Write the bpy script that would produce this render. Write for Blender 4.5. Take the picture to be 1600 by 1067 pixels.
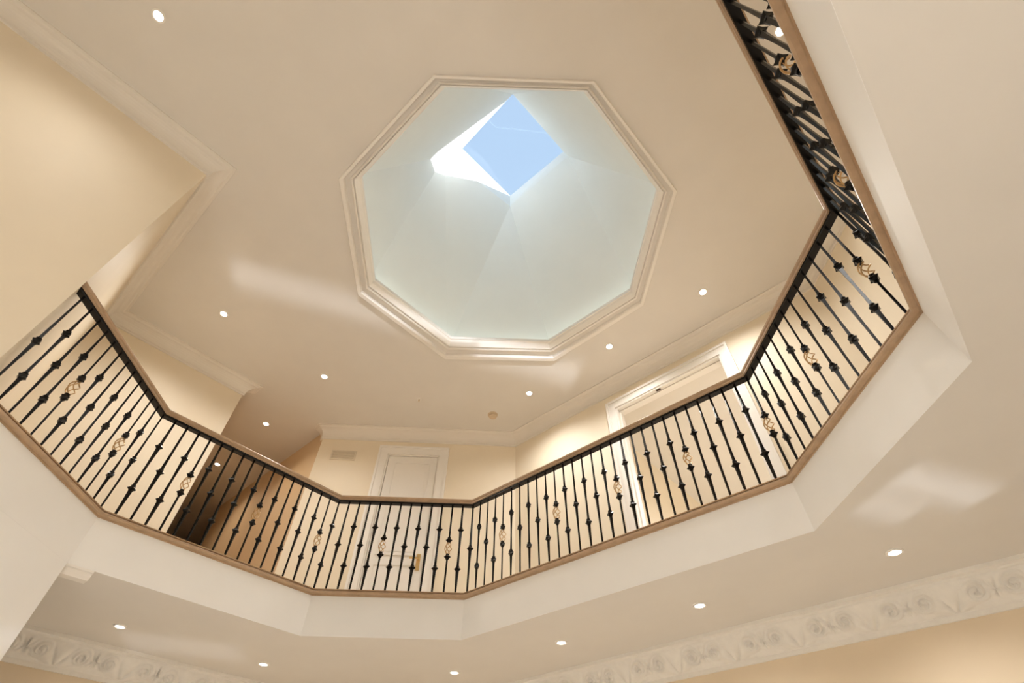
import bpy, bmesh, math, random
from mathutils import Vector, Matrix, noise
random.seed(7)
for o in list(bpy.data.objects): bpy.data.objects.remove(o)
SC = bpy.context.scene
COL = SC.collection

# ------------------------------------------------------------------ camera
F = 777.1
cam_d = bpy.data.cameras.new('camera'); cam = bpy.data.objects.new('camera', cam_d); COL.objects.link(cam)
cam_d.sensor_fit = 'HORIZONTAL'; cam_d.sensor_width = 36.0; cam_d.lens = F / 1600 * 36
cam_d.clip_start = 0.03; cam_d.clip_end = 300
Rr = [(0.9999242634762191, 0.012307205675568872, 0.0),
      (-0.009199127081450362, 0.7474020191117199, 0.6643083605440048),
      (0.008175779625215028, -0.6642580481380587, 0.7474586290299527)]
cam.matrix_world = Matrix([(Rr[i][0], -Rr[i][1], -Rr[i][2], 0) for i in range(3)] + [(0, 0, 0, 1)])
SC.camera = cam

# ------------------------------------------------------------------ world, sun, exposure
SC.view_settings.view_transform = 'Standard'; SC.view_settings.look = 'None'
SC.view_settings.gamma = 1; SC.view_settings.use_curve_mapping = False
SC.view_settings.exposure = 0.0
SC.cycles.use_denoising = True
SC.cycles.max_bounces = 10; SC.cycles.diffuse_bounces = 6; SC.cycles.glossy_bounces = 3
SC.cycles.sample_clamp_indirect = 6
W = bpy.data.worlds.new('sky'); SC.world = W; W.use_nodes = True
nt = W.node_tree; nt.nodes.clear()
wo = nt.nodes.new('ShaderNodeOutputWorld'); wb = nt.nodes.new('ShaderNodeBackground')
tc = nt.nodes.new('ShaderNodeTexCoord'); sx = nt.nodes.new('ShaderNodeSeparateXYZ'); rp = nt.nodes.new('ShaderNodeValToRGB')
rp.color_ramp.elements[0].position = 0.0; rp.color_ramp.elements[0].color = (0.80, 0.87, 0.95, 1)
rp.color_ramp.elements[1].position = 1.0; rp.color_ramp.elements[1].color = (0.50, 0.70, 0.94, 1)
nt.links.new(tc.outputs['Generated'], sx.inputs[0]); nt.links.new(sx.outputs['Z'], rp.inputs[0])
nt.links.new(rp.outputs[0], wb.inputs[0]); wb.inputs[1].default_value = 1.02; nt.links.new(wb.outputs[0], wo.inputs[0])
sun_d = bpy.data.lights.new('sun', 'SUN'); sun = bpy.data.objects.new('sun', sun_d); COL.objects.link(sun)
sun_d.energy = 16.0; sun_d.angle = 0.009; sun_d.color = (1, 0.96, 0.9)
SUN_FROM = Vector((0.80, 0.10, 0.30))
sun.rotation_euler = SUN_FROM.to_track_quat('Z', 'Y').to_euler()
LAMP_COL = (1.0, 0.965, 0.91)
POW_UP, POW_LOW = 93, 50
# added upward sun, stands in for reflected sunlight; made-up front slots shape its patches
glint_d = bpy.data.lights.new('added_upward_sun', 'SUN'); glint = bpy.data.objects.new('added_upward_sun', glint_d); COL.objects.link(glint)
glint_d.energy = 3.8; glint_d.angle = 0.02; glint_d.color = (0.92, 0.96, 1.0)
FA = math.radians(20); fdir = (math.cos(FA), math.sin(FA)); fnor = (-math.sin(FA), math.cos(FA))
GL_T, GL_Z = 0.10, 0.30      # sideways and upward travel per metre into the house
glint.rotation_euler = Vector((-(fnor[0]+fdir[0]*GL_T), -(fnor[1]+fdir[1]*GL_T), -GL_Z)).to_track_quat('Z', 'Y').to_euler()

# ------------------------------------------------------------------ constants of the place (metres, lens at the origin)
H = 4.64                 # upper ceiling
ZF = 1.449               # lower ceiling = underside of the gallery
ZB = 1.767               # underside of the wooden nosing on the gallery edge
FL2 = 1.81               # gallery floor
ZT = 2.766               # top of the handrail
FL1 = -1.40              # ground floor
TH = 2.7
def P(ang, t, n):        # hall grid: t along a direction, n along its left normal
    a = math.radians(TH + ang)
    return (t*math.cos(a) - n*math.sin(a), t*math.sin(a) + n*math.cos(a))
def T45(t, n): return P(45, t, n)
def M45(t, n): return P(-45, t, n)

# ------------------------------------------------------------------ materials
def mat(name, col, rough=0.6, var=0.04, scale=6, metal=0, bump=0.0, spec=0.5, stretch=None, coat=0):
    m = bpy.data.materials.new(name); m.use_nodes = True
    t = m.node_tree; b = t.nodes['Principled BSDF']
    b.inputs['Roughness'].default_value = rough; b.inputs['Metallic'].default_value = metal
    b.inputs['Specular IOR Level'].default_value = spec
    if coat: b.inputs['Coat Weight'].default_value = coat; b.inputs['Coat Roughness'].default_value = 0.15
    c = t.nodes.new('ShaderNodeTexCoord'); n = t.nodes.new('ShaderNodeTexNoise'); r = t.nodes.new('ShaderNodeValToRGB')
    mp = t.nodes.new('ShaderNodeMapping'); t.links.new(c.outputs['Object'], mp.inputs[0]); t.links.new(mp.outputs[0], n.inputs['Vector'])
    if stretch: mp.inputs['Scale'].default_value = stretch
    n.inputs['Scale'].default_value = scale; n.inputs['Detail'].default_value = 5
    r.color_ramp.elements[0].position = 0.3; r.color_ramp.elements[1].position = 0.7
    r.color_ramp.elements[0].color = tuple(max(0, x*(1-var)) for x in col) + (1,)
    r.color_ramp.elements[1].color = tuple(min(1, x*(1+var)) for x in col) + (1,)
    t.links.new(n.outputs['Fac'], r.inputs[0]); t.links.new(r.outputs[0], b.inputs['Base Color'])
    if bump:
        bp = t.nodes.new('ShaderNodeBump'); bp.inputs['Strength'].default_value = bump; bp.inputs['Distance'].default_value = 0.01
        t.links.new(n.outputs['Fac'], bp.inputs['Height']); t.links.new(bp.outputs[0], b.inputs['Normal'])
    return m
def emis(name, col, s):
    m = bpy.data.materials.new(name); m.use_nodes = True
    t = m.node_tree; t.nodes.clear(); o = t.nodes.new('ShaderNodeOutputMaterial'); e = t.nodes.new('ShaderNodeEmission')
    e.inputs[0].default_value = col + (1,); e.inputs[1].default_value = s; t.links.new(e.outputs[0], o.inputs[0]); return m
def glass(name):
    m = bpy.data.materials.new(name); m.use_nodes = True
    t = m.node_tree; t.nodes.clear(); o = t.nodes.new('ShaderNodeOutputMaterial')
    tr = t.nodes.new('ShaderNodeBsdfTransparent'); gl = t.nodes.new('ShaderNodeBsdfGlossy'); mx = t.nodes.new('ShaderNodeMixShader')
    mx.inputs[0].default_value = 0.015; gl.inputs['Roughness'].default_value = 0.02
    tr.inputs[0].default_value = (0.97, 0.98, 1, 1)
    t.links.new(tr.outputs[0], mx.inputs[1]); t.links.new(gl.outputs[0], mx.inputs[2])
    t.links.new(mx.outputs[0], o.inputs[0]); return m
M_ceil = mat('ceiling_paint', (0.72, 0.69, 0.65), 0.7, 0.015, 3, bump=0.02)
M_wall = mat('cream_wall_paint', (0.81, 0.72, 0.575), 0.6, 0.015, 3, bump=0.02)
M_white = mat('white_trim_paint', (0.84, 0.81, 0.77), 0.45, 0.015, 4)
M_fascia = mat('fascia_paint', (0.85, 0.84, 0.825), 0.6, 0.015, 3)
M_dome = mat('dome_plaster', (0.80, 0.845, 0.855), 0.8, 0.01, 3)
M_peach = mat('peach_wall_paint', (0.76, 0.64, 0.48), 0.6, 0.015, 3)
M_crown = mat('crown_paint', (0.775, 0.735, 0.68), 0.55, 0.015, 4)
M_hallbounce = mat('hallway_bounce_brown', (0.50, 0.29, 0.12), 0.4, 0.15, 5)
M_plaster = mat('ornate_plaster', (0.82, 0.79, 0.74), 0.6, 0.03, 20, bump=0.1)
M_wood = mat('stained_oak', (0.42, 0.285, 0.175), 0.38, 0.12, 9, stretch=(2, 2, 6), coat=0.12)
M_iron = mat('black_iron', (0.004, 0.0032, 0.003), 0.24, 0.3, 30, spec=0.22)
M_bronze = mat('antique_gold', (0.55, 0.36, 0.17), 0.35, 0.15, 40, metal=0.8)
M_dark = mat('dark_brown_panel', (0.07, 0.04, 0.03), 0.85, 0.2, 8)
M_hall = mat('hallway_paint', (0.64, 0.49, 0.32), 0.6, 0.015, 3)
M_brass = mat('brass', (0.75, 0.53, 0.25), 0.3, 0.1, 30, metal=0.9)
M_floor = mat('polished_floor_tile', (0.74, 0.71, 0.67), 0.35, 0.06, 2)
M_floor2 = mat('gallery_oak_floor', (0.66, 0.55, 0.42), 0.4, 0.1, 6)
M_detect = mat('detector_plastic', (0.62, 0.50, 0.36), 0.5, 0.05, 30)
M_vent = mat('painted_vent', (0.70, 0.62, 0.50), 0.5, 0.03, 20)
M_lens = emis('lamp_lens', (1.0, 0.93, 0.80), 14)
M_led = emis('cove_led', (0.94, 1.0, 0.88), 5.4)
M_glass = glass('clear_glass')

# ------------------------------------------------------------------ helpers
def link(name, bm_or_me, m, parent=None, smooth=False):
    if isinstance(bm_or_me, bmesh.types.BMesh):
        bmesh.ops.recalc_face_normals(bm_or_me, faces=bm_or_me.faces[:])
        me = bpy.data.meshes.new(name); bm_or_me.to_mesh(me); bm_or_me.free()
    else: me = bm_or_me
    if m and not me.materials: me.materials.append(m)
    if smooth:
        for p in me.polygons: p.use_smooth = True
    o = bpy.data.objects.new(name, me); COL.objects.link(o)
    if parent: o.parent = parent
    return o
def struct(o): o['kind'] = 'structure'; return o
def tag(o, label, cat, group=None):
    o['label'] = label; o['category'] = cat
    if group: o['group'] = group
    return o
def empty(name, loc=(0, 0, 0), rz=0):
    o = bpy.data.objects.new(name, None); COL.objects.link(o); o.location = loc; o.rotation_euler.z = rz; o.empty_display_size = 0.05
    return o
def box(bm, c, s, rot=None):
    r = bmesh.ops.create_cube(bm, size=1)
    for v in r['verts']:
        v.co = Vector((v.co.x*s[0], v.co.y*s[1], v.co.z*s[2]))
        if rot is not None: v.co = rot @ v.co
        v.co += Vector(c)
    return r['verts']
def prism(bm, pts, z0, z1):
    a = [bm.verts.new((x, y, z0)) for x, y in pts]; b = [bm.verts.new((x, y, z1)) for x, y in pts]
    n = len(pts); bm.faces.new(a); bm.faces.new(b)
    for i in range(n): bm.faces.new((a[i], a[(i+1) % n], b[(i+1) % n], b[i]))
def offs(path, d, closed=False):          # offset a 2D path by d to its right
    out = []; n = len(path)
    for i in range(n):
        ns = []
        for a, b in (((i-1) % n, i), (i, (i+1) % n)):
            if not closed and (i == 0 and a == n-1 or i == n-1 and b == 0): continue
            dx, dy = path[b][0]-path[a][0], path[b][1]-path[a][1]; l = math.hypot(dx, dy); ns.append((dy/l, -dx/l))
        if len(ns) == 1: nx, ny = ns[0]
        else:
            k = 1 + ns[0][0]*ns[1][0] + ns[0][1]*ns[1][1]; nx, ny = (ns[0][0]+ns[1][0])/k, (ns[0][1]+ns[1][1])/k
        out.append((path[i][0]+nx*d, path[i][1]+ny*d))
    return out
def sweep(bm, path, prof, closed=False):  # prof: closed section [(offset to the right, z)]
    rings = []
    cols = [offs(path, d, closed) for d, z in prof]
    for i in range(len(path)):
        rings.append([bm.verts.new((cols[j][i][0], cols[j][i][1], prof[j][1])) for j in range(len(prof))])
    n, m = len(path), len(prof)
    for i in range(n if closed else n-1):
        for j in range(m):
            bm.faces.new((rings[i][j], rings[(i+1) % n][j], rings[(i+1) % n][(j+1) % m], rings[i][(j+1) % m]))
    if not closed:
        bm.faces.new(rings[0]); bm.faces.new(rings[-1])
def slab(bm, outer, holes, z0, z1):
    for z in (z0, z1):
        edges = []
        for loop in [outer] + holes:
            vs = [bm.verts.new((x, y, z)) for x, y in loop]
            edges += [bm.edges.new((vs[i], vs[(i+1) % len(vs)])) for i in range(len(vs))]
        bmesh.ops.triangle_fill(bm, use_beauty=True, edges=edges)
    for loop in [outer] + holes:
        n = len(loop)
        a = [bm.verts.new((x, y, z0)) for x, y in loop]; b = [bm.verts.new((x, y, z1)) for x, y in loop]
        for i in range(n): bm.faces.new((a[i], a[(i+1) % n], b[(i+1) % n], b[i]))
    bmesh.ops.remove_doubles(bm, verts=bm.verts[:], dist=1e-5)
def wallseg(bm, p0, p1, z0, z1, th=0.12): # thickness grows to the LEFT of p0->p1
    dx, dy = p1[0]-p0[0], p1[1]-p0[1]; l = math.hypot(dx, dy); nx, ny = -dy/l*th, dx/l*th
    prism(bm, [p0, p1, (p1[0]+nx, p1[1]+ny), (p0[0]+nx, p0[1]+ny)], z0, z1)
def lerp2(a, b, f): return (a[0]+(b[0]-a[0])*f, a[1]+(b[1]-a[1])*f)

# ------------------------------------------------------------------ gallery outline
C1, C2, C3, C4, C5 = (-2.896, 3.273), (-1.727, 4.583), (-0.395, 4.637), (1.778, 2.734), (1.840, 1.365)
A0 = (-2.868, 1.947)                       # corner of the two tall walls, where the railing ends
dE = (-math.cos(math.radians(47.7)), -math.sin(math.radians(47.7)))
YF = -1.7                                  # front of the house
tE = (C5[1]-YF)/-dE[1]
E6 = (C5[0]+dE[0]*tE, YF)
EDGE = [A0, C1, C2, C3, C4, C5, E6]
nA, nB, nC, nD, nW = 3.434, -0.49, 6.03, 6.05, 4.53
A_far = T45(-2.6, nA)
A_front = (A_far[0]-0.1, YF)
BC = T45(nB, nC)                           # concave corner
C_end = T45(1.27, nC)
D_left = P(0, -2.47, nD)
# corner of far wall and doorway wall
xc = (nW - 0.7396*nD/0.99889) / (0.673+0.7396*math.tan(math.radians(TH))); DW = (xc, nD/0.99889 + xc*math.tan(math.radians(TH)))
def w_at(t): return M45(t, nW)
XR = 3.28                                  # right wall of the gallery
tR = (XR - nW*math.sin(math.radians(42.3)))/math.cos(math.radians(42.3))
WR = w_at(tR)
XL, XRR, YB = -10.5, 6.2, 11.5             # outer shell of the house

# ------------------------------------------------------------------ ceilings, floors
OUT = [(-1.69, 2.026), (-0.694, 1.111), (0.671, 1.145), (1.592, 2.111), (1.522, 3.511), (0.547, 4.426), (-0.858, 4.418), (-1.778, 3.41)]
INN = [(-1.476, 2.027), (-0.603, 1.215), (0.591, 1.235), (1.404, 2.119), (1.342, 3.33), (0.452, 4.128), (-0.758, 4.094), (-1.56, 3.23)]
HOLE = [lerp2(a, b, 0.5) for a, b in zip(OUT, INN)]
yf = lambda x: -2.2 + x*math.tan(FA)
shell = [(XL, yf(XL)), (XRR, yf(XRR)), (XRR, YB), (XL, YB)]
bm = bmesh.new(); slab(bm, shell, [HOLE], H, H+0.03); struct(link('ceiling', bm, M_ceil))
void = [A0, C1, C2, C3, C4, C5, E6, A_front, A_far]
bm = bmesh.new(); slab(bm, [(XL, YF), (XL, YB), (XRR, YB), (XRR, yf(XRR)), (E6[0], yf(E6[0]))] + offs(EDGE, -0.001)[::-1] + [A_far, A_front], [], ZF, ZF+0.02)
struct(link('ceiling_lower', bm, M_ceil))
bm = bmesh.new(); slab(bm, [(XL, YF), (XL, YB), (XRR, YB), (XRR, yf(XRR)), (E6[0], yf(E6[0]))] + offs(EDGE, -0.06)[::-1] + [A_far, A_front], [], FL2-0.02, FL2)
struct(link('floor_upper', bm, M_floor2))
bm = bmesh.new(); prism(bm, shell, FL1-0.05, FL1); struct(link('floor', bm, M_floor))
# gallery edge
bm = bmesh.new(); sweep(bm, EDGE, [(0, ZF-0.001), (0, ZB+0.02), (-0.02, ZB+0.02), (-0.02, ZF+0.03), (-0.0008, ZF-0.001)]); struct(link('wall_gallery_edge', bm, M_fascia))

# ------------------------------------------------------------------ dome over the hall
def ringpoly(f, k=1.0):
    c = (sum(p[0] for p in INN)/8, sum(p[1] for p in INN)/8)
    return [(c[0]+(q[0]-c[0])*k, c[1]+(q[1]-c[1])*k) for q in (lerp2(a, b, f) for a, b in zip(OUT, INN))]
prof = [(0, H+0.001), (0.0, H-0.028), (0.04, H-0.040), (0.20, H-0.042), (0.235, H-0.03), (0.25, H-0.003), (0.50, H-0.003), (0.53, H-0.032), (0.60, H-0.046), (0.645, H-0.044),
        (0.66, H-0.022), (0.70, H-0.022), (0.715, H-0.044), (0.75, H-0.046), (0.90, H-0.016), (0.955, H+0.006), (1.0, H+0.008), (1.0, H+0.05), (0.93, H+0.05), (0.93, H+0.022), (0.2, H+0.022), (0.2, H+0.001)]
bm = bmesh.new(); R = [[bm.verts.new((x, y, z)) for x, y in ringpoly(f)] for f, z in prof]; band = []
for j in range(len(R)):
    for i in range(8):
        f = bm.faces.new((R[j][i], R[j][(i+1) % 8], R[(j+1) % len(R)][(i+1) % 8], R[(j+1) % len(R)][i])); f.material_index = 1 if j == 5 else 0
td = struct(link('trim_dome', bm, M_white)); td.data.materials.append(M_ceil)      # plain ceiling band between the two mouldings
ZR = 6.96
rimB, rimR, rimT, rimL = (-0.054, 3.456), (0.75, 2.69), (-0.031, 1.889), (-0.978, 2.711)
base8 = ringpoly(0.30)
bm = bmesh.new(); o8 = [bm.verts.new((x, y, H+0.023)) for x, y in base8]; r4 = {k: bm.verts.new((*p, ZR)) for k, p in dict(B=rimB, R=rimR, T=rimT, L=rimL).items()}
A_, B_, C_, D_, E_, F_, G_, H_ = o8
for f in ((F_, G_, r4['B']), (D_, E_, r4['R']), (B_, C_, r4['T']), (H_, A_, r4['L']), (G_, H_, r4['L'], r4['B']), (E_, F_, r4['B'], r4['R']), (C_, D_, r4['R'], r4['T']), (A_, B_, r4['T'], r4['L'])): bm.faces.new(f)
dome = struct(link('ceiling_dome', bm, M_dome))
gB, gR, gT, gL = Vector((-0.058, 3.456, 7.31)), Vector((0.70, 2.69, 7.13)), Vector((-0.03, 1.87, 7.08)), Vector((-0.759, 2.71, 7.254))
bm = bmesh.new(); a = [bm.verts.new((*p, ZR)) for p in (rimB, rimR, rimT, rimL)]; b = [bm.verts.new(v) for v in (gB, gR, gT, gL)]
for i in range(4): bm.faces.new((a[i], a[(i+1) % 4], b[(i+1) % 4], b[i]))
struct(link('wall_skylight_shaft', bm, M_dome))
cg = (gB+gR+gT+gL)/4
bm = bmesh.new(); lo = [bm.verts.new(v + (v-cg)*0.04) for v in (gB, gR, gT, gL)]; hi = [bm.verts.new(v + (v-cg)*0.04 + Vector((0, 0, 0.012))) for v in (gB, gR, gT, gL)]
bm.faces.new(lo); bm.faces.new(hi)
for i in range(4): bm.faces.new((lo[i], lo[(i+1) % 4], hi[(i+1) % 4], hi[i]))
struct(link('window_1', bm, M_glass))
# warm white light strip lying in the cove behind the moulding
bm = bmesh.new(); k0, k1 = ringpoly(0.82), ringpoly(0.90)
q = [[bm.verts.new((x, y, z)) for x, y in pl] for pl, z in ((k0, H+0.024), (k1, H+0.024), (k1, H+0.032), (k0, H+0.032))]
for j in range(4):
    for i in range(8): bm.faces.new((q[j][i], q[j][(i+1) % 8], q[(j+1) % 4][(i+1) % 8], q[(j+1) % 4][i]))
tag(link('light_strip', bm, M_led), 'light strip tucked in the cove behind the octagonal dome moulding', 'light strip')

# ------------------------------------------------------------------ walls
bm = bmesh.new(); wallseg(bm, A_far, A0, FL1, H); struct(link('wall_left', bm, M_wall))
bm = bmesh.new(); wallseg(bm, A_front, A_far, FL1, H); struct(link('wall_left_return', bm, M_wall))
bm = bmesh.new(); wallseg(bm, A0, BC, FL2, H); struct(link('wall_left_side', bm, M_wall))
bm = bmesh.new(); wallseg(bm, BC, C_end, FL2, H); struct(link('wall_left_back', bm, M_wall))
# hallway beyond
hs0 = 9.37
Cs = lambda n: T45(1.27, n); Ds = lambda n: T45(2.54, n)
bm = bmesh.new(); wallseg(bm, Cs(nC+0.121), Cs(hs0+3), FL2, H, 0.1); struct(link('wall_hallway_left', bm, M_hall))
# starts at the far wall's left end
sD = -math.sin(math.radians(47.7))*D_left[0] + math.cos(math.radians(47.7))*D_left[1]
bm = bmesh.new(); wallseg(bm, Ds(hs0), Ds(sD), FL2, H, 0.1); struct(link('wall_hallway_right', bm, M_hall))
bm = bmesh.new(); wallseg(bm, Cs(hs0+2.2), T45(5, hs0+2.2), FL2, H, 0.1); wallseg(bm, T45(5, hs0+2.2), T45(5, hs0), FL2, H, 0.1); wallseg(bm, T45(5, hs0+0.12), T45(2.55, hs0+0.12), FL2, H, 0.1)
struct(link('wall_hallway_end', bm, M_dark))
bm = bmesh.new(); prism(bm, [Cs(nC+0.1), Ds(sD), Ds(hs0+2), Cs(hs0+2)], FL2, FL2+0.012); struct(link('floor_hallway_bounce', bm, M_hallbounce))  # unseen slab, added in brown to bounce orange onto the hallway ceiling
# far wall with the closed panel door
dL, dR, dZ = -1.480, -0.740, 4.25
bm = bmesh.new()
for a, b, z0, z1 in ((-2.47, dL, FL2, H), (dR, None, FL2, H), (dL, dR, dZ, H)):
    p1 = DW if b is None else P(0, b, nD)
    wallseg(bm, P(0, a, nD), p1, z0, z1, 0.12)
struct(link('wall_back', bm, M_wall))
# doorway wall
oL, oR, oZ = -2.30, -0.86, 4.23
tDW = math.cos(math.radians(42.3))*DW[0] - math.sin(math.radians(42.3))*DW[1]
bm = bmesh.new()
for a, b, z0, z1 in ((tDW, oL, FL2, H), (oR, tR, FL2, H), (oL, oR, oZ, H)): wallseg(bm, w_at(a), w_at(b), z0, z1, 0.14)
struct(link('wall_doorway', bm, M_wall))
bm = bmesh.new(); wallseg(bm, WR, (XR+0.04, 1.0), FL2, H); struct(link('wall_right', bm, M_wall))
# wall parallel to the last stretch of railing
E1 = (XR+0.04, 1.0); nE = -(C5[0]*math.sin(math.radians(47.7)) - C5[1]*math.cos(math.radians(47.7)))
E2 = (E1[0], -1.2)
bm = bmesh.new(); wallseg(bm, E1, E2, FL2, H); struct(link('wall_right_front', bm, M_wall))
# room beyond the doorway
r0 = T45(5.0, 2.84)
RA, RB, RC, RD = T45(4.72, 2.84), T45(9.6, 2.84), T45(9.6, -0.9), T45(4.72, -0.9)
bm = bmesh.new(); wallseg(bm, RA, RB, FL2, H, 0.1); struct(link('wall_room_left', bm, M_wall))
bm = bmesh.new(); wallseg(bm, RB, RC, FL2, H, 0.1); struct(link('wall_room_back', bm, M_white))
bm = bmesh.new(); wallseg(bm, RC, RD, FL2, H, 0.1); struct(link('wall_room_right', bm, M_white))
# lower storey
LA = (-2.896, 3.273)
bm = bmesh.new(); wallseg(bm, (A0[0], A0[1]-0.02), LA, FL1, ZF-0.0012, 0.16); struct(link('wall_lower_left', bm, M_fascia))
bm = bmesh.new(); wallseg(bm, T45(-3.5, nC), T45(2.9, nC), FL1, ZF); struct(link('wall_lower_left_back', bm, M_peach))
Wl0 = M45(-4.55, nW); Wl1 = M45(3.5, nW)
bm = bmesh.new(); wallseg(bm, Wl0, Wl1, FL1, ZF); struct(link('wall_lower_right', bm, M_peach))
bm = bmesh.new(); wallseg(bm, P(0, -2.9, nD+0.25), P(0, 0.9, nD+0.25), FL1, ZF); struct(link('wall_lower_back', bm, M_peach))
# outer shell
bm = bmesh.new(); wallseg(bm, (XL, YB), (XRR, YB), FL1, H, 0.2); wallseg(bm, (XRR, YB), (XRR, yf(XRR)-0.2), FL1, H, 0.2); wallseg(bm, (XL, yf(XL)-0.2), (XL, YB), FL1, H, 0.2)
struct(link('wall_outer', bm, M_wall))
# front wall, made-up slots shape the glint: (t0, t1, z0, z1) along it
fN = -2.2*math.cos(FA)
FP = lambda t, d=0: (fdir[0]*t + fnor[0]*(fN-d), fdir[1]*t + fnor[1]*(fN-d))
def slot(t0, t1, n0, n1, z):       # opening that sends the glint onto a ceiling strip
    return (t0-GL_T*(n0-fN), t1-GL_T*(n1-fN), z-GL_Z*(n1-fN), z-GL_Z*(n0-fN))
GLINT_SLOTS = [slot(-1.9, 1.0, 3.9, 4.2, H), slot(1.0, 2.45, 3.95, 4.36, H), slot(2.58, 3.2, 1.28, 1.5, ZF), slot(-2.6, -0.5, 5.50, 5.70, ZF), slot(2.62, 3.0, 1.56, 1.74, ZF)]
bm = bmesh.new()
ts = sorted({-11.0, 7.4} | {w[0] for w in GLINT_SLOTS} | {w[1] for w in GLINT_SLOTS})
for t0, t1 in zip(ts, ts[1:]):
    z = FL1
    for w in sorted([w for w in GLINT_SLOTS if w[0] <= t0+1e-6 and w[1] >= t1-1e-6], key=lambda w: w[2]):
        wallseg(bm, FP(t1), FP(t0), z, w[2], 0.05); z = w[3]
    wallseg(bm, FP(t1), FP(t0), z, H, 0.05)
struct(link('wall_front', bm, M_wall))
for k, w in enumerate(GLINT_SLOTS):
    bm = bmesh.new(); wallseg(bm, FP(w[1], 0.02), FP(w[0], 0.02), w[2], w[3], 0.006); struct(link('window_%d' % (k+2), bm, M_glass))  # glazing of the made-up slots, added for the ceiling patches

# ------------------------------------------------------------------ crowns
def crown(name, path, zt, pr=0.15, dr=0.17):   # room lies to the right of the path
    prof = [(-0.01, zt-dr), (0.018, zt-dr), (0.022, zt-dr+0.02), (0.014, zt-dr+0.026)]
    for k in range(7):
        a = k/6*math.pi/2; prof.append((0.02+(pr-0.055)*(1-math.cos(a)), zt-dr+0.028+(dr-0.058)*math.sin(a)))
    prof += [(pr-0.03, zt-0.026), (pr-0.022, zt-0.018), (pr, zt-0.015), (pr, zt+0.002), (-0.01, zt+0.002)]
    bm = bmesh.new(); sweep(bm, path, prof); return struct(link(name, bm, M_crown))
crown('trim_1', [A_front, A_far, A0, BC, C_end, Cs(nC+0.05)], H)
crown('trim_2', [Ds(sD+0.06), D_left, DW, WR, E1, E2], H)

# ------------------------------------------------------------------ door in the far wall
def frame_sweep(name, pts, w, th, m, parent=None):  # casing made of mitred boards in a wall plane: pts in (t,z), placed by fn
    pass
def plane_obj(name, fn, shapes, m, parent=None):   # shapes: (t0,t1,z0,z1,depth0,depth1) in a wall plane; depth + = into the hall
    bm = bmesh.new()
    for t0, t1, z0, z1, d0, d1 in shapes:
        vs = [bm.verts.new((*fn(t, -d), z)) for d in (d0, d1) for t, z in ((t0, z0), (t1, z0), (t1, z1), (t0, z1))]
        for f in ((0, 1, 2, 3), (4, 5, 6, 7), (0, 1, 5, 4), (1, 2, 6, 5), (2, 3, 7, 6), (3, 0, 4, 7)): bm.faces.new([vs[i] for i in f])
    return link(name, bm, m, parent)
fD = lambda t, d: P(0, t, nD + d)
fW = lambda t, d: M45(t, nW + d)
zdb = FL2
door = struct(plane_obj('door_1', fD, [(dL+0.025, dR-0.025, zdb+0.012, dZ-0.020, -0.05, -0.014)], M_white))
plane_obj('door_casing', fD, [(dL-0.13, dL, zdb, dZ+0.13, 0, 0.022), (dR, dR+0.13, zdb, dZ+0.13, 0, 0.022), (dL, dR, dZ, dZ+0.13, 0, 0.022),
    (dL-0.13, dL-0.10, zdb, dZ+0.13, 0.022, 0.036), (dR+0.10, dR+0.13, zdb, dZ+0.13, 0.022, 0.036), (dL-0.13, dR+0.13, dZ+0.10, dZ+0.13, 0.022, 0.036),
    (dL-0.012, dL+0.02, zdb, dZ, -0.12, 0.004), (dR-0.02, dR+0.012, zdb, dZ, -0.12, 0.004), (dL, dR, dZ-0.014, dZ+0.01, -0.12, 0.004)], M_white, door)
ds, de = dL+0.02, dR-0.02
zm = 2.74
for z0, z1 in ((zdb+0.22, zm-0.07), (zm+0.07, dZ-0.14)):
    p = plane_obj('door_panel', fD, [(ds+0.115, de-0.115, z0, z1, -0.014, -0.008), (ds+0.145, de-0.145, z0+0.03, z1-0.03, -0.01, -0.002)], M_white, door)
    plane_obj('panel_moulding', fD, [(ds+0.10, ds+0.115, z0-0.015, z1+0.015, -0.014, 0.0), (de-0.115, de-0.10, z0-0.015, z1+0.015, -0.014, 0.0),
        (ds+0.115, de-0.115, z0-0.015, z0, -0.014, 0.0), (ds+0.115, de-0.115, z1, z1+0.015, -0.014, 0.0)], M_white, p)
hz = 2.72
hp = plane_obj('handle_plate', fD, [(de-0.085, de-0.04, hz-0.10, hz+0.10, -0.014, -0.004)], M_brass, door); hp['label'] = 'brass backplate'
hl = plane_obj('door_handle', fD, [(de-0.07, de-0.055, hz+0.02, hz+0.035, -0.006, 0.05), (de-0.17, de-0.055, hz+0.018, hz+0.037, 0.035, 0.05)], M_brass, door); hl['label'] = 'brass lever handle'
# cased doorway on the right
casing = [(oL-0.12, oL, FL2, oZ+0.12, 0, 0.022), (oR, oR+0.12, FL2, oZ+0.12, 0, 0.022), (oL, oR, oZ, oZ+0.12, 0, 0.022),
    (oL-0.12, oL-0.09, FL2, oZ+0.12, 0.022, 0.038), (oR+0.09, oR+0.12, FL2, oZ+0.12, 0.022, 0.038), (oL-0.09, oR+0.09, oZ+0.09, oZ+0.12, 0.022, 0.038)]
cas = struct(plane_obj('door_2', fW, casing, M_white))
plane_obj('door_jamb', fW, [(oL-0.005, oL+0.02, FL2, oZ, -0.16, 0.006), (oR-0.02, oR+0.005, FL2, oZ, -0.16, 0.006), (oL+0.02, oR-0.02, oZ-0.02, oZ+0.005, -0.16, 0.006),
    (oL+0.02, oL+0.035, FL2, oZ-0.02, -0.10, -0.05), (oR-0.035, oR-0.02, FL2, oZ-0.02, -0.10, -0.05), (oL+0.02, oR-0.02, oZ-0.035, oZ-0.02, -0.10, -0.05)], M_white, cas)
cc = plane_obj('door_catch', fW, [(-1.72, -1.66, oZ-0.028, oZ-0.0201, -0.035, -0.01)], M_dark, cas)
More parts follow.
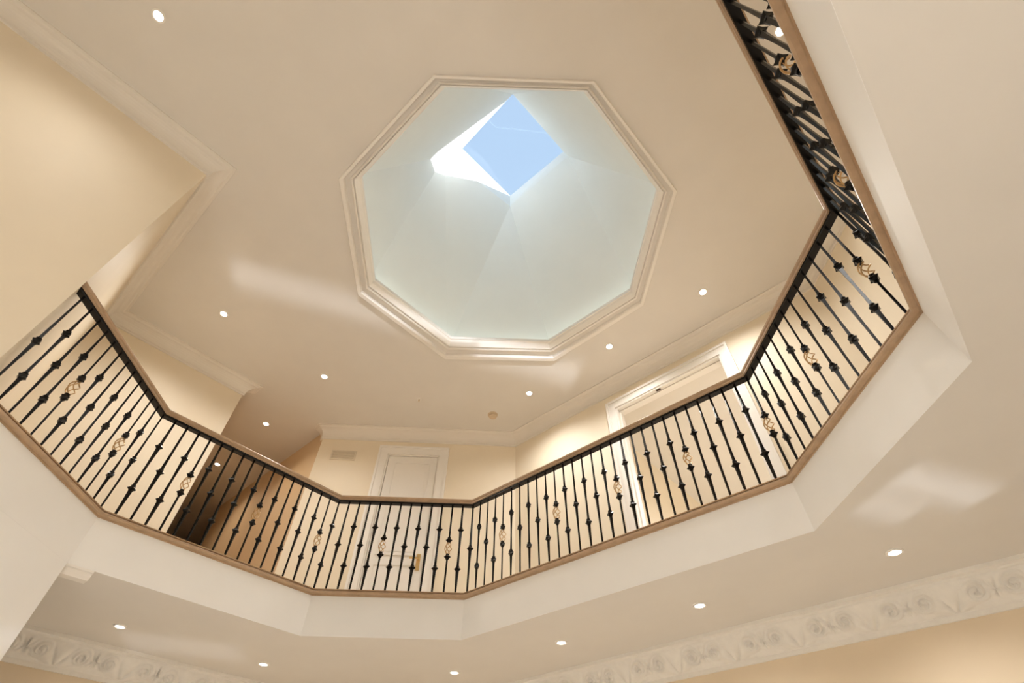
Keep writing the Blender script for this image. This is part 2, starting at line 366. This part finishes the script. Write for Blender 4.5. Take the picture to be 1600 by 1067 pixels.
# air vent high on the far wall
v = empty('air_vent', (*fD(-2.10, -0.004), 4.20)); tag(v, 'small slatted air vent high on the cream wall left of the white door', 'vent')
fV = lambda t, d: (P(0, -2.10+t, nD+d)[0]-v.location.x, P(0, -2.10+t, nD+d)[1]-v.location.y)
vw, vh = 0.175, 0.08
plane_obj('vent_frame', fV, [(-vw, vw, vh-0.018, vh, 0, 0.012), (-vw, vw, -vh, -vh+0.018, 0, 0.012), (-vw, -vw+0.018, -vh+0.018, vh-0.018, 0, 0.012), (vw-0.018, vw, -vh+0.018, vh-0.018, 0, 0.012)], M_vent, v)
plane_obj('vent_back', fV, [(-vw+0.018, vw-0.018, -vh+0.018, vh-0.018, 0, 0.002)], M_vent, v)
for k in range(7):
    z = -vh+0.028 + k*0.0172
    plane_obj('slat', fV, [(-vw+0.018, vw-0.018, z, z+0.008, 0.002, 0.010)], M_vent, v)

# ------------------------------------------------------------------ ornate crown of the lower storey
def ornate(name, path, zt, pr=0.2, dr=0.22):
    bm = bmesh.new()
    base = [(0, zt-dr), (0.02, zt-dr), (0.024, zt-dr+0.03), (0.034, zt-dr+0.036), (pr-0.045, zt-0.04), (pr-0.03, zt-0.03), (pr, zt-0.026), (pr, zt+0.001), (0, zt+0.001)]
    sweep(bm, path, base)
    o = struct(link(name, bm, M_plaster))
    # carved acanthus leaves and scrolls, one object per repeat, on the sloping face
    (x0, y0), (x1, y1) = path; L = math.hypot(x1-x0, y1-y0); dx, dy = (x1-x0)/L, (y1-y0)/L
    n = int(L/PER)
    for i in range(n):
        u = (i+0.5)*L/n
        q = link('acanthus_leaf', me_leaf, None, o)
        q.matrix_world = Matrix(((dx, dy, 0, x0+dx*u), (dy, -dx, 0, y0+dy*u), (0, 0, 1, zt), (0, 0, 0, 1)))
PER = 0.50
def leaf_mesh(pr=0.2, dr=0.22):
    bm = bmesh.new(); G = []; nu, nv = 64, 22; SL = 0.19
    for i in range(nu+1):
        u = (i/nu-0.5)*PER; row = []
        for j in range(nv+1):
            w = j/nv; v = w*SL
            r, ph = math.hypot(u, v+0.01), math.atan2(u, v+0.01)
            h = 0.045*abs(math.cos(3.5*ph))**0.6*max(0, 1-(r/0.20)**2)*min(1, r/0.03) if abs(ph) < 1.45 else 0
            for c, cv, sg, R0 in ((0.15, 0.105, 1, 0.085), (-0.15, 0.105, -1, 0.085)):
                a, b = u-c, v-cv; rr, pp = math.hypot(a, b), math.atan2(b, a*sg)
                if rr < R0: h = max(h, 0.042*(0.5+0.5*math.cos(2*math.pi*(rr/0.034-pp/(2*math.pi))))**0.8*(1-(rr/R0)**3))
            e = abs(abs(u)-PER/2); rr = math.hypot(e, v-0.10)
            h = max(h, 0.03*abs(math.cos(2.5*math.atan2(e, v-0.10)))*max(0, 1-(rr/0.07)**2))
            h = 0.002 + h*math.sin(math.pi*min(1, max(0, w)))**0.35
            d = 0.034+(pr-0.079)*w + h*0.75; z = -dr+0.036+(dr-0.076)*w - h*0.66
            row.append(bm.verts.new((u, d, z)))
        G.append(row)
    for i in range(nu):
        for j in range(nv): bm.faces.new((G[i][j], G[i+1][j], G[i+1][j+1], G[i][j+1]))
    me = bpy.data.meshes.new('acanthus_leaf'); bm.to_mesh(me); bm.free(); me.materials.append(M_plaster)
    for p in me.polygons: p.use_smooth = True
    return me
me_leaf = leaf_mesh()
ornate('trim_3', [M45(-4.4, nW), M45(2.6, nW)], ZF)
ornate('trim_4', [T45(-3.4, nC), T45(2.8, nC)], ZF)
# short moulding round the end of the lower left wall
u1 = ((C2[0]-C1[0])/math.dist(C1, C2), (C2[1]-C1[1])/math.dist(C1, C2))
bm = bmesh.new(); sweep(bm, [(LA[0]+u1[0]*0.0, LA[1]+u1[1]*0.0), (LA[0]+u1[0]*0.17, LA[1]+u1[1]*0.17)], [(-0.004, ZF+0.001), (-0.004, ZF-0.012), (-0.02, ZF-0.016), (-0.03, ZF-0.034), (-0.05, ZF-0.05), (-0.12, ZF-0.05), (-0.12, ZF+0.001)])
struct(link('trim_5', bm, M_white))

# ------------------------------------------------------------------ balcony railing
rail = empty('balcony_railing', (0, 0, 0)); tag(rail, 'black iron balcony railing with oak handrail running round the open gallery', 'railing')
REDGE = [A0, C1, C2, C3, C4, C5, (C5[0]+dE[0]*(tE-0.02), C5[1]+dE[1]*(tE-0.02))]
REDGE[0] = lerp2(A0, C1, 0.003)
BD = -0.045
hw = 0.038; zt = ZT
ch = 0.024
hp_ = [(BD-hw*0.9, zt-0.050), (BD-ch, zt-0.053), (BD-ch, zt-0.044), (BD+ch, zt-0.044), (BD+ch, zt-0.053), (BD+hw*0.9, zt-0.050), (BD+hw*0.9, zt-0.040), (BD+hw*0.76, zt-0.033), (BD+hw, zt-0.025), (BD+hw*1.03, zt-0.012), (BD+hw*0.8, zt-0.003),
       (BD+hw*0.3, zt), (BD-hw*0.3, zt), (BD-hw*0.8, zt-0.003), (BD-hw*1.03, zt-0.012), (BD-hw, zt-0.025), (BD-hw*0.76, zt-0.033), (BD-hw*0.9, zt-0.040)]
bm = bmesh.new(); sweep(bm, REDGE, hp_); link('handrail', bm, M_wood, rail)['label'] = 'moulded oak handrail'
bm = bmesh.new(); sweep(bm, REDGE, [(BD-ch+0.001, zt-0.072), (BD+ch-0.001, zt-0.072), (BD+ch-0.001, zt-0.0442), (BD-ch+0.001, zt-0.0442)]); link('top_channel', bm, M_iron, rail)
bp_ = [(-0.004, ZB), (0.006, ZB), (0.008, ZB+0.010), (0.026, ZB+0.013), (0.034, ZB+0.018), (0.034, ZB+0.029), (0.028, ZB+0.034), (0.008, ZB+0.035), (0.007, ZB+0.047), (0.018, ZB+0.048), (0.019, ZB+0.055), (0.0, ZB+0.056), (-0.10, ZB+0.055), (-0.10, FL2), (-0.004, FL2)]
bm = bmesh.new(); sweep(bm, REDGE, bp_); link('base_nosing', bm, M_wood, rail)['label'] = 'moulded oak nosing along the gallery edge'

ZBOT = ZB+0.055; HB = (zt-0.07)-ZBOT
def bar_mesh(name, segs):      # square bar, half widths along z
    bm = bmesh.new(); rings = []
    for z, w in segs: rings.append([bm.verts.new((sx_*w, sy_*w, z)) for sx_, sy_ in ((1, 0), (0, 1), (-1, 0), (0, -1))])
    for a, b in zip(rings, rings[1:]):
        for i in range(4): bm.faces.new((a[i], a[(i+1) % 4], b[(i+1) % 4], b[i]))
    bm.faces.new(rings[0]); bm.faces.new(rings[-1])
    bmesh.ops.recalc_face_normals(bm, faces=bm.faces[:])
    me = bpy.data.meshes.new(name); bm.to_mesh(me); bm.free(); me.materials.append(M_iron); return me
W0, W1, W2, W3 = 0.0085, 0.0095, 0.0155, 0.012
kD1, kD2, kS, kB1, kB2 = 2.055-ZBOT, 2.44-ZBOT, 2.255-ZBOT, 2.168-ZBOT, 2.332-ZBOT
def around(k, up=0.13, dn=0.16): return [(k-dn, W1), (k-dn*0.55, W1*1.25), (k-0.02, W2), (k+0.018, W3), (k+up, W1)]
me_S = bar_mesh('single_bar', [(0, W0)] + around(kS, 0.17, 0.2) + [(HB, W0)])
me_D = bar_mesh('double_bar', [(0, W0)] + around(kD1, 0.15, 0.19) + around(kD2, 0.14, 0.18) + [(HB, W0)])
me_Bl = bar_mesh('basket_bar', [(0, W0), (kB1+0.03, W0)])
def bar2():
    bm = bmesh.new()
    for z0, z1 in ((0, kB1+0.02), (kB2-0.02, HB)):
        rings = [[bm.verts.new((a*W0, b*W0, z)) for a, b in ((1, 0), (0, 1), (-1, 0), (0, -1))] for z in (z0, z1)]
        for i in range(4): bm.faces.new((rings[0][i], rings[0][(i+1) % 4], rings[1][(i+1) % 4], rings[1][i]))
        bm.faces.new(rings[0]); bm.faces.new(rings[1])
    bmesh.ops.recalc_face_normals(bm, faces=bm.faces[:])
    me = bpy.data.meshes.new('basket_bar'); bm.to_mesh(me); bm.free(); me.materials.append(M_iron); return me
me_B = bar2()
def knuckle():
    bm = bmesh.new(); rings = []
    for z, r, star in ((-0.024, 0.015, 0.9), (-0.014, 0.019, 0.78), (0, 0.034, 0.62), (0.013, 0.019, 0.78), (0.017, 0.0165, 1), (0.027, 0.0165, 1), (0.029, 0.012, 1)):
        rings.append([bm.verts.new((math.cos(i*math.pi/4)*r*(1 if i % 2 == 0 else star), math.sin(i*math.pi/4)*r*(1 if i % 2 == 0 else star), z)) for i in range(8)])
    for a, b in zip(rings, rings[1:]):
        for i in range(8): bm.faces.new((a[i], a[(i+1) % 8], b[(i+1) % 8], b[i]))
    bm.faces.new(rings[0]); bm.faces.new(rings[-1]); bmesh.ops.recalc_face_normals(bm, faces=bm.faces[:])
    me = bpy.data.meshes.new('knuckle'); bm.to_mesh(me); bm.free(); me.materials.append(M_iron); return me
me_K = knuckle()
def basket():
    bm = bmesh.new(); L = kB2-kB1-0.04
    for s in range(4):
        prev = None
        for k in range(13):
            f = k/12; r = 0.006+0.026*math.sin(math.pi*f)**0.8; a = s*math.pi/2 + f*math.pi*1.15
            c = Vector((r*math.cos(a), r*math.sin(a), (f-0.5)*L)); q = 0.0042
            u = Vector((math.cos(a), math.sin(a), 0)); v = Vector((0, 0, 1)) if 0 else Vector((-math.sin(a)*0.6, math.cos(a)*0.6, -0.8))
            ring = [bm.verts.new(c + (u*math.cos(b)+v*math.sin(b))*q) for b in (0, math.pi*2/5, math.pi*4/5, math.pi*6/5, math.pi*8/5)]
            if prev:
                for i in range(5): bm.faces.new((prev[i], prev[(i+1) % 5], ring[(i+1) % 5], ring[i]))
            prev = ring
    bmesh.ops.recalc_face_normals(bm, faces=bm.faces[:])
    me = bpy.data.meshes.new('basket'); bm.to_mesh(me); bm.free(); me.materials.append(M_bronze)
    for p in me.polygons: p.use_smooth = True
    return me
me_G = basket()
BP = offs(EDGE, BD)
def put_baluster(x, y, k, rz):
    typ = 'B' if (k-4) % 6 == 0 else ('S' if k % 2 == 0 else 'D')
    b = link('baluster', {'B': me_B, 'S': me_S, 'D': me_D}[typ], None, rail); b.location = (x, y, ZBOT); b.rotation_euler.z = rz
    for kz in {'S': [kS], 'D': [kD1, kD2], 'B': [kB1, kB2]}[typ]:
        q = link('knuckle', me_K, None, b); q.location = (0, 0, kz)
    if typ == 'B':
        g = link('basket', me_G, None, b); g.location = (0, 0, (kB1+kB2)/2); g['label'] = 'twisted gold basket'
def run(p, q, k0, n, first):
    rz = math.atan2(q[1]-p[1], q[0]-p[0])
    for i in range(first, n+1): put_baluster(*lerp2(p, q, i/n), k0+i, rz+math.pi/4*0)
run(BP[0], BP[1], -13, 13, 1)
run(BP[1], BP[2], 0, 17, 1); run(BP[2], BP[3], 17, 13, 1); run(BP[3], BP[4], 30, 28, 1); run(BP[4], BP[5], 58, 13, 1)
n6 = int(math.dist(BP[5], BP[6])/0.1031)
q6 = lerp2(BP[5], BP[6], n6*0.1031/math.dist(BP[5], BP[6])); run(BP[5], q6, 71, n6-1, 1)

# ------------------------------------------------------------------ recessed lights, detector, sprinkler
def disc(bm, r0, r1, z0, z1, n=24):
    pr_ = [(r0, z0), (r1, z0), (r1*0.97, z1), (r0*1.02, z1)]
    R = [[bm.verts.new((r*math.cos(i*2*math.pi/n), r*math.sin(i*2*math.pi/n), z)) for i in range(n)] for r, z in pr_]
    for j in range(4):
        for i in range(n): bm.faces.new((R[j][i], R[j][(i+1) % n], R[(j+1) % 4][(i+1) % n], R[(j+1) % 4][i]))
def make_light():
    bm = bmesh.new(); disc(bm, 0.036, 0.052, 0.0, -0.008); bmesh.ops.recalc_face_normals(bm, faces=bm.faces[:])
    me1 = bpy.data.meshes.new('trim_ring'); bm.to_mesh(me1); bm.free(); me1.materials.append(M_white)
    bm = bmesh.new(); n = 20
    rings = [[bm.verts.new((r*math.cos(i*2*math.pi/n), r*math.sin(i*2*math.pi/n), z)) for i in range(n)] for r, z in ((0.038, -0.002), (0.036, -0.006), (0.022, -0.010))]
    for a, b in zip(rings, rings[1:]):
        for i in range(n): bm.faces.new((a[i], a[(i+1) % n], b[(i+1) % n], b[i]))
    bm.faces.new(rings[-1]); bm.faces.new(rings[0]); bmesh.ops.recalc_face_normals(bm, faces=bm.faces[:])
    me2 = bpy.data.meshes.new('lamp_lens'); bm.to_mesh(me2); bm.free(); me2.materials.append(M_lens)
    return me1, me2
ringm, lensm = make_light()
def spot(x, y, z, power):  # serves the recessed lights and the added fill spots alike
    l = bpy.data.lights.new('downlight', 'SPOT'); l.energy = power; l.color = LAMP_COL; l.spot_size = math.radians(150); l.spot_blend = 1.0; l.shadow_soft_size = 0.05
    o = bpy.data.objects.new('downlight', l); COL.objects.link(o); o.location = (x, y, z-0.03); return o
def light(x, y, z, label, power, col=None):
    e = empty('recessed_light', (x, y, z)); tag(e, label, 'light', 'recessed ceiling lights')
    link('trim_ring', ringm, None, e); link('lamp_lens', lensm, None, e)
    l = spot(x, y, z, power)
    if col: l.data.color = col
UP = [(-2.833, 0.717, 'recessed downlight in the upper ceiling over the tall cream wall, far from the railing'),
      (-3.449, 3.735, 'recessed downlight in the upper ceiling above the left end of the railing, near the crown'),
      (-2.501, 4.789, 'recessed downlight in the upper ceiling between the hallway and the dome'),
      (-3.604, 5.803, 'recessed downlight at the mouth of the brown hallway, seen above the handrail'),
      (-4.720, 6.844, 'recessed downlight deep in the brown hallway, seen between the balusters'),
      (1.223, 4.184, 'recessed downlight closest to the dome moulding, above the cased doorway'),
      (0.246, 5.067, 'recessed downlight in the upper ceiling near the round smoke detector'),
      (2.171, 3.330, 'recessed downlight in the upper ceiling right of the dome, nearest the right railing bend'),
      (2.113, 0.765, 'recessed downlight seen through the balusters of the steep right railing')]
for x, y, l in UP: light(x, y, H, l, POW_UP*(0.45 if 'hallway,' in l else 0.5 if 'tall cream' in l else 1), (1.0, 0.84, 0.62) if 'hallway,' in l else None)
LOW = [(-3.132, 4.411, 'recessed downlight in the lower ceiling beside the white wall end, leftmost under the gallery'),
       (-2.274, 5.339, 'recessed downlight in the lower ceiling, second from the white wall end at left'),
       (-0.511, 5.521, 'recessed downlight in the lower ceiling farthest under the gallery, beneath the white door'),
       (0.445, 4.657, 'recessed downlight in the lower ceiling close under the gallery edge, right of the white door'),
       (1.394, 3.839, 'recessed downlight in the lower ceiling midway along the ornate crown, under the cased doorway'),
       (2.370, 2.982, 'recessed downlight in the lower ceiling at the right, the largest and nearest one')]
for x, y, l in LOW: light(x, y, ZF, l, POW_LOW)
e = empty('smoke_detector', (-0.263, 5.537, H)); tag(e, 'round tan smoke detector on the upper ceiling above the white door', 'smoke detector')
bm = bmesh.new(); disc(bm, 0.001, 0.072, 0, -0.012); link('detector_base', bm, M_detect, e)
bm = bmesh.new(); disc(bm, 0.001, 0.058, -0.012, -0.038); link('detector_cover', bm, M_detect, e)
e = empty('ceiling_sprinkler', (-1.285, 5.226, H)); tag(e, 'tiny ceiling sensor left of the smoke detector', 'sensor')
bm = bmesh.new(); disc(bm, 0.001, 0.03, 0, -0.006); link('rosette', bm, M_white, e)
bm = bmesh.new(); disc(bm, 0.001, 0.012, -0.006, -0.03, 12); link('sensor_head', bm, M_detect, e)

# added fill lamps without fixtures, to brighten the rooms
for x, y in ((-1.0, -0.9), (0.4, -0.6)): spot(x, y, H, POW_UP*1.2)
for x, y in ((-0.1, -1.75), (-1.2, -2.2)):      # added point lamps to brighten the gallery edge, no fixture known
    l = bpy.data.lights.new('added_fill_lamp', 'POINT'); l.energy = 66; l.color = LAMP_COL; l.shadow_soft_size = 0.15
    o = bpy.data.objects.new('added_fill_lamp', l); COL.objects.link(o); o.location = (x, y, -0.8)
for x, y in ((3.4, 1.0), (-4.2, 3.2)): spot(x, y, ZF, POW_LOW*0.6)
spot(2.95, 2.0, H, POW_UP*0.22)
for t, n in ((6.6, 0.9), (8.2, 0.6), (6.0, 0.1)): spot(*T45(t, n), H, POW_UP*2.3).data.color = (0.93, 0.97, 1.0)  # added fill spots to brighten the room past the doorway
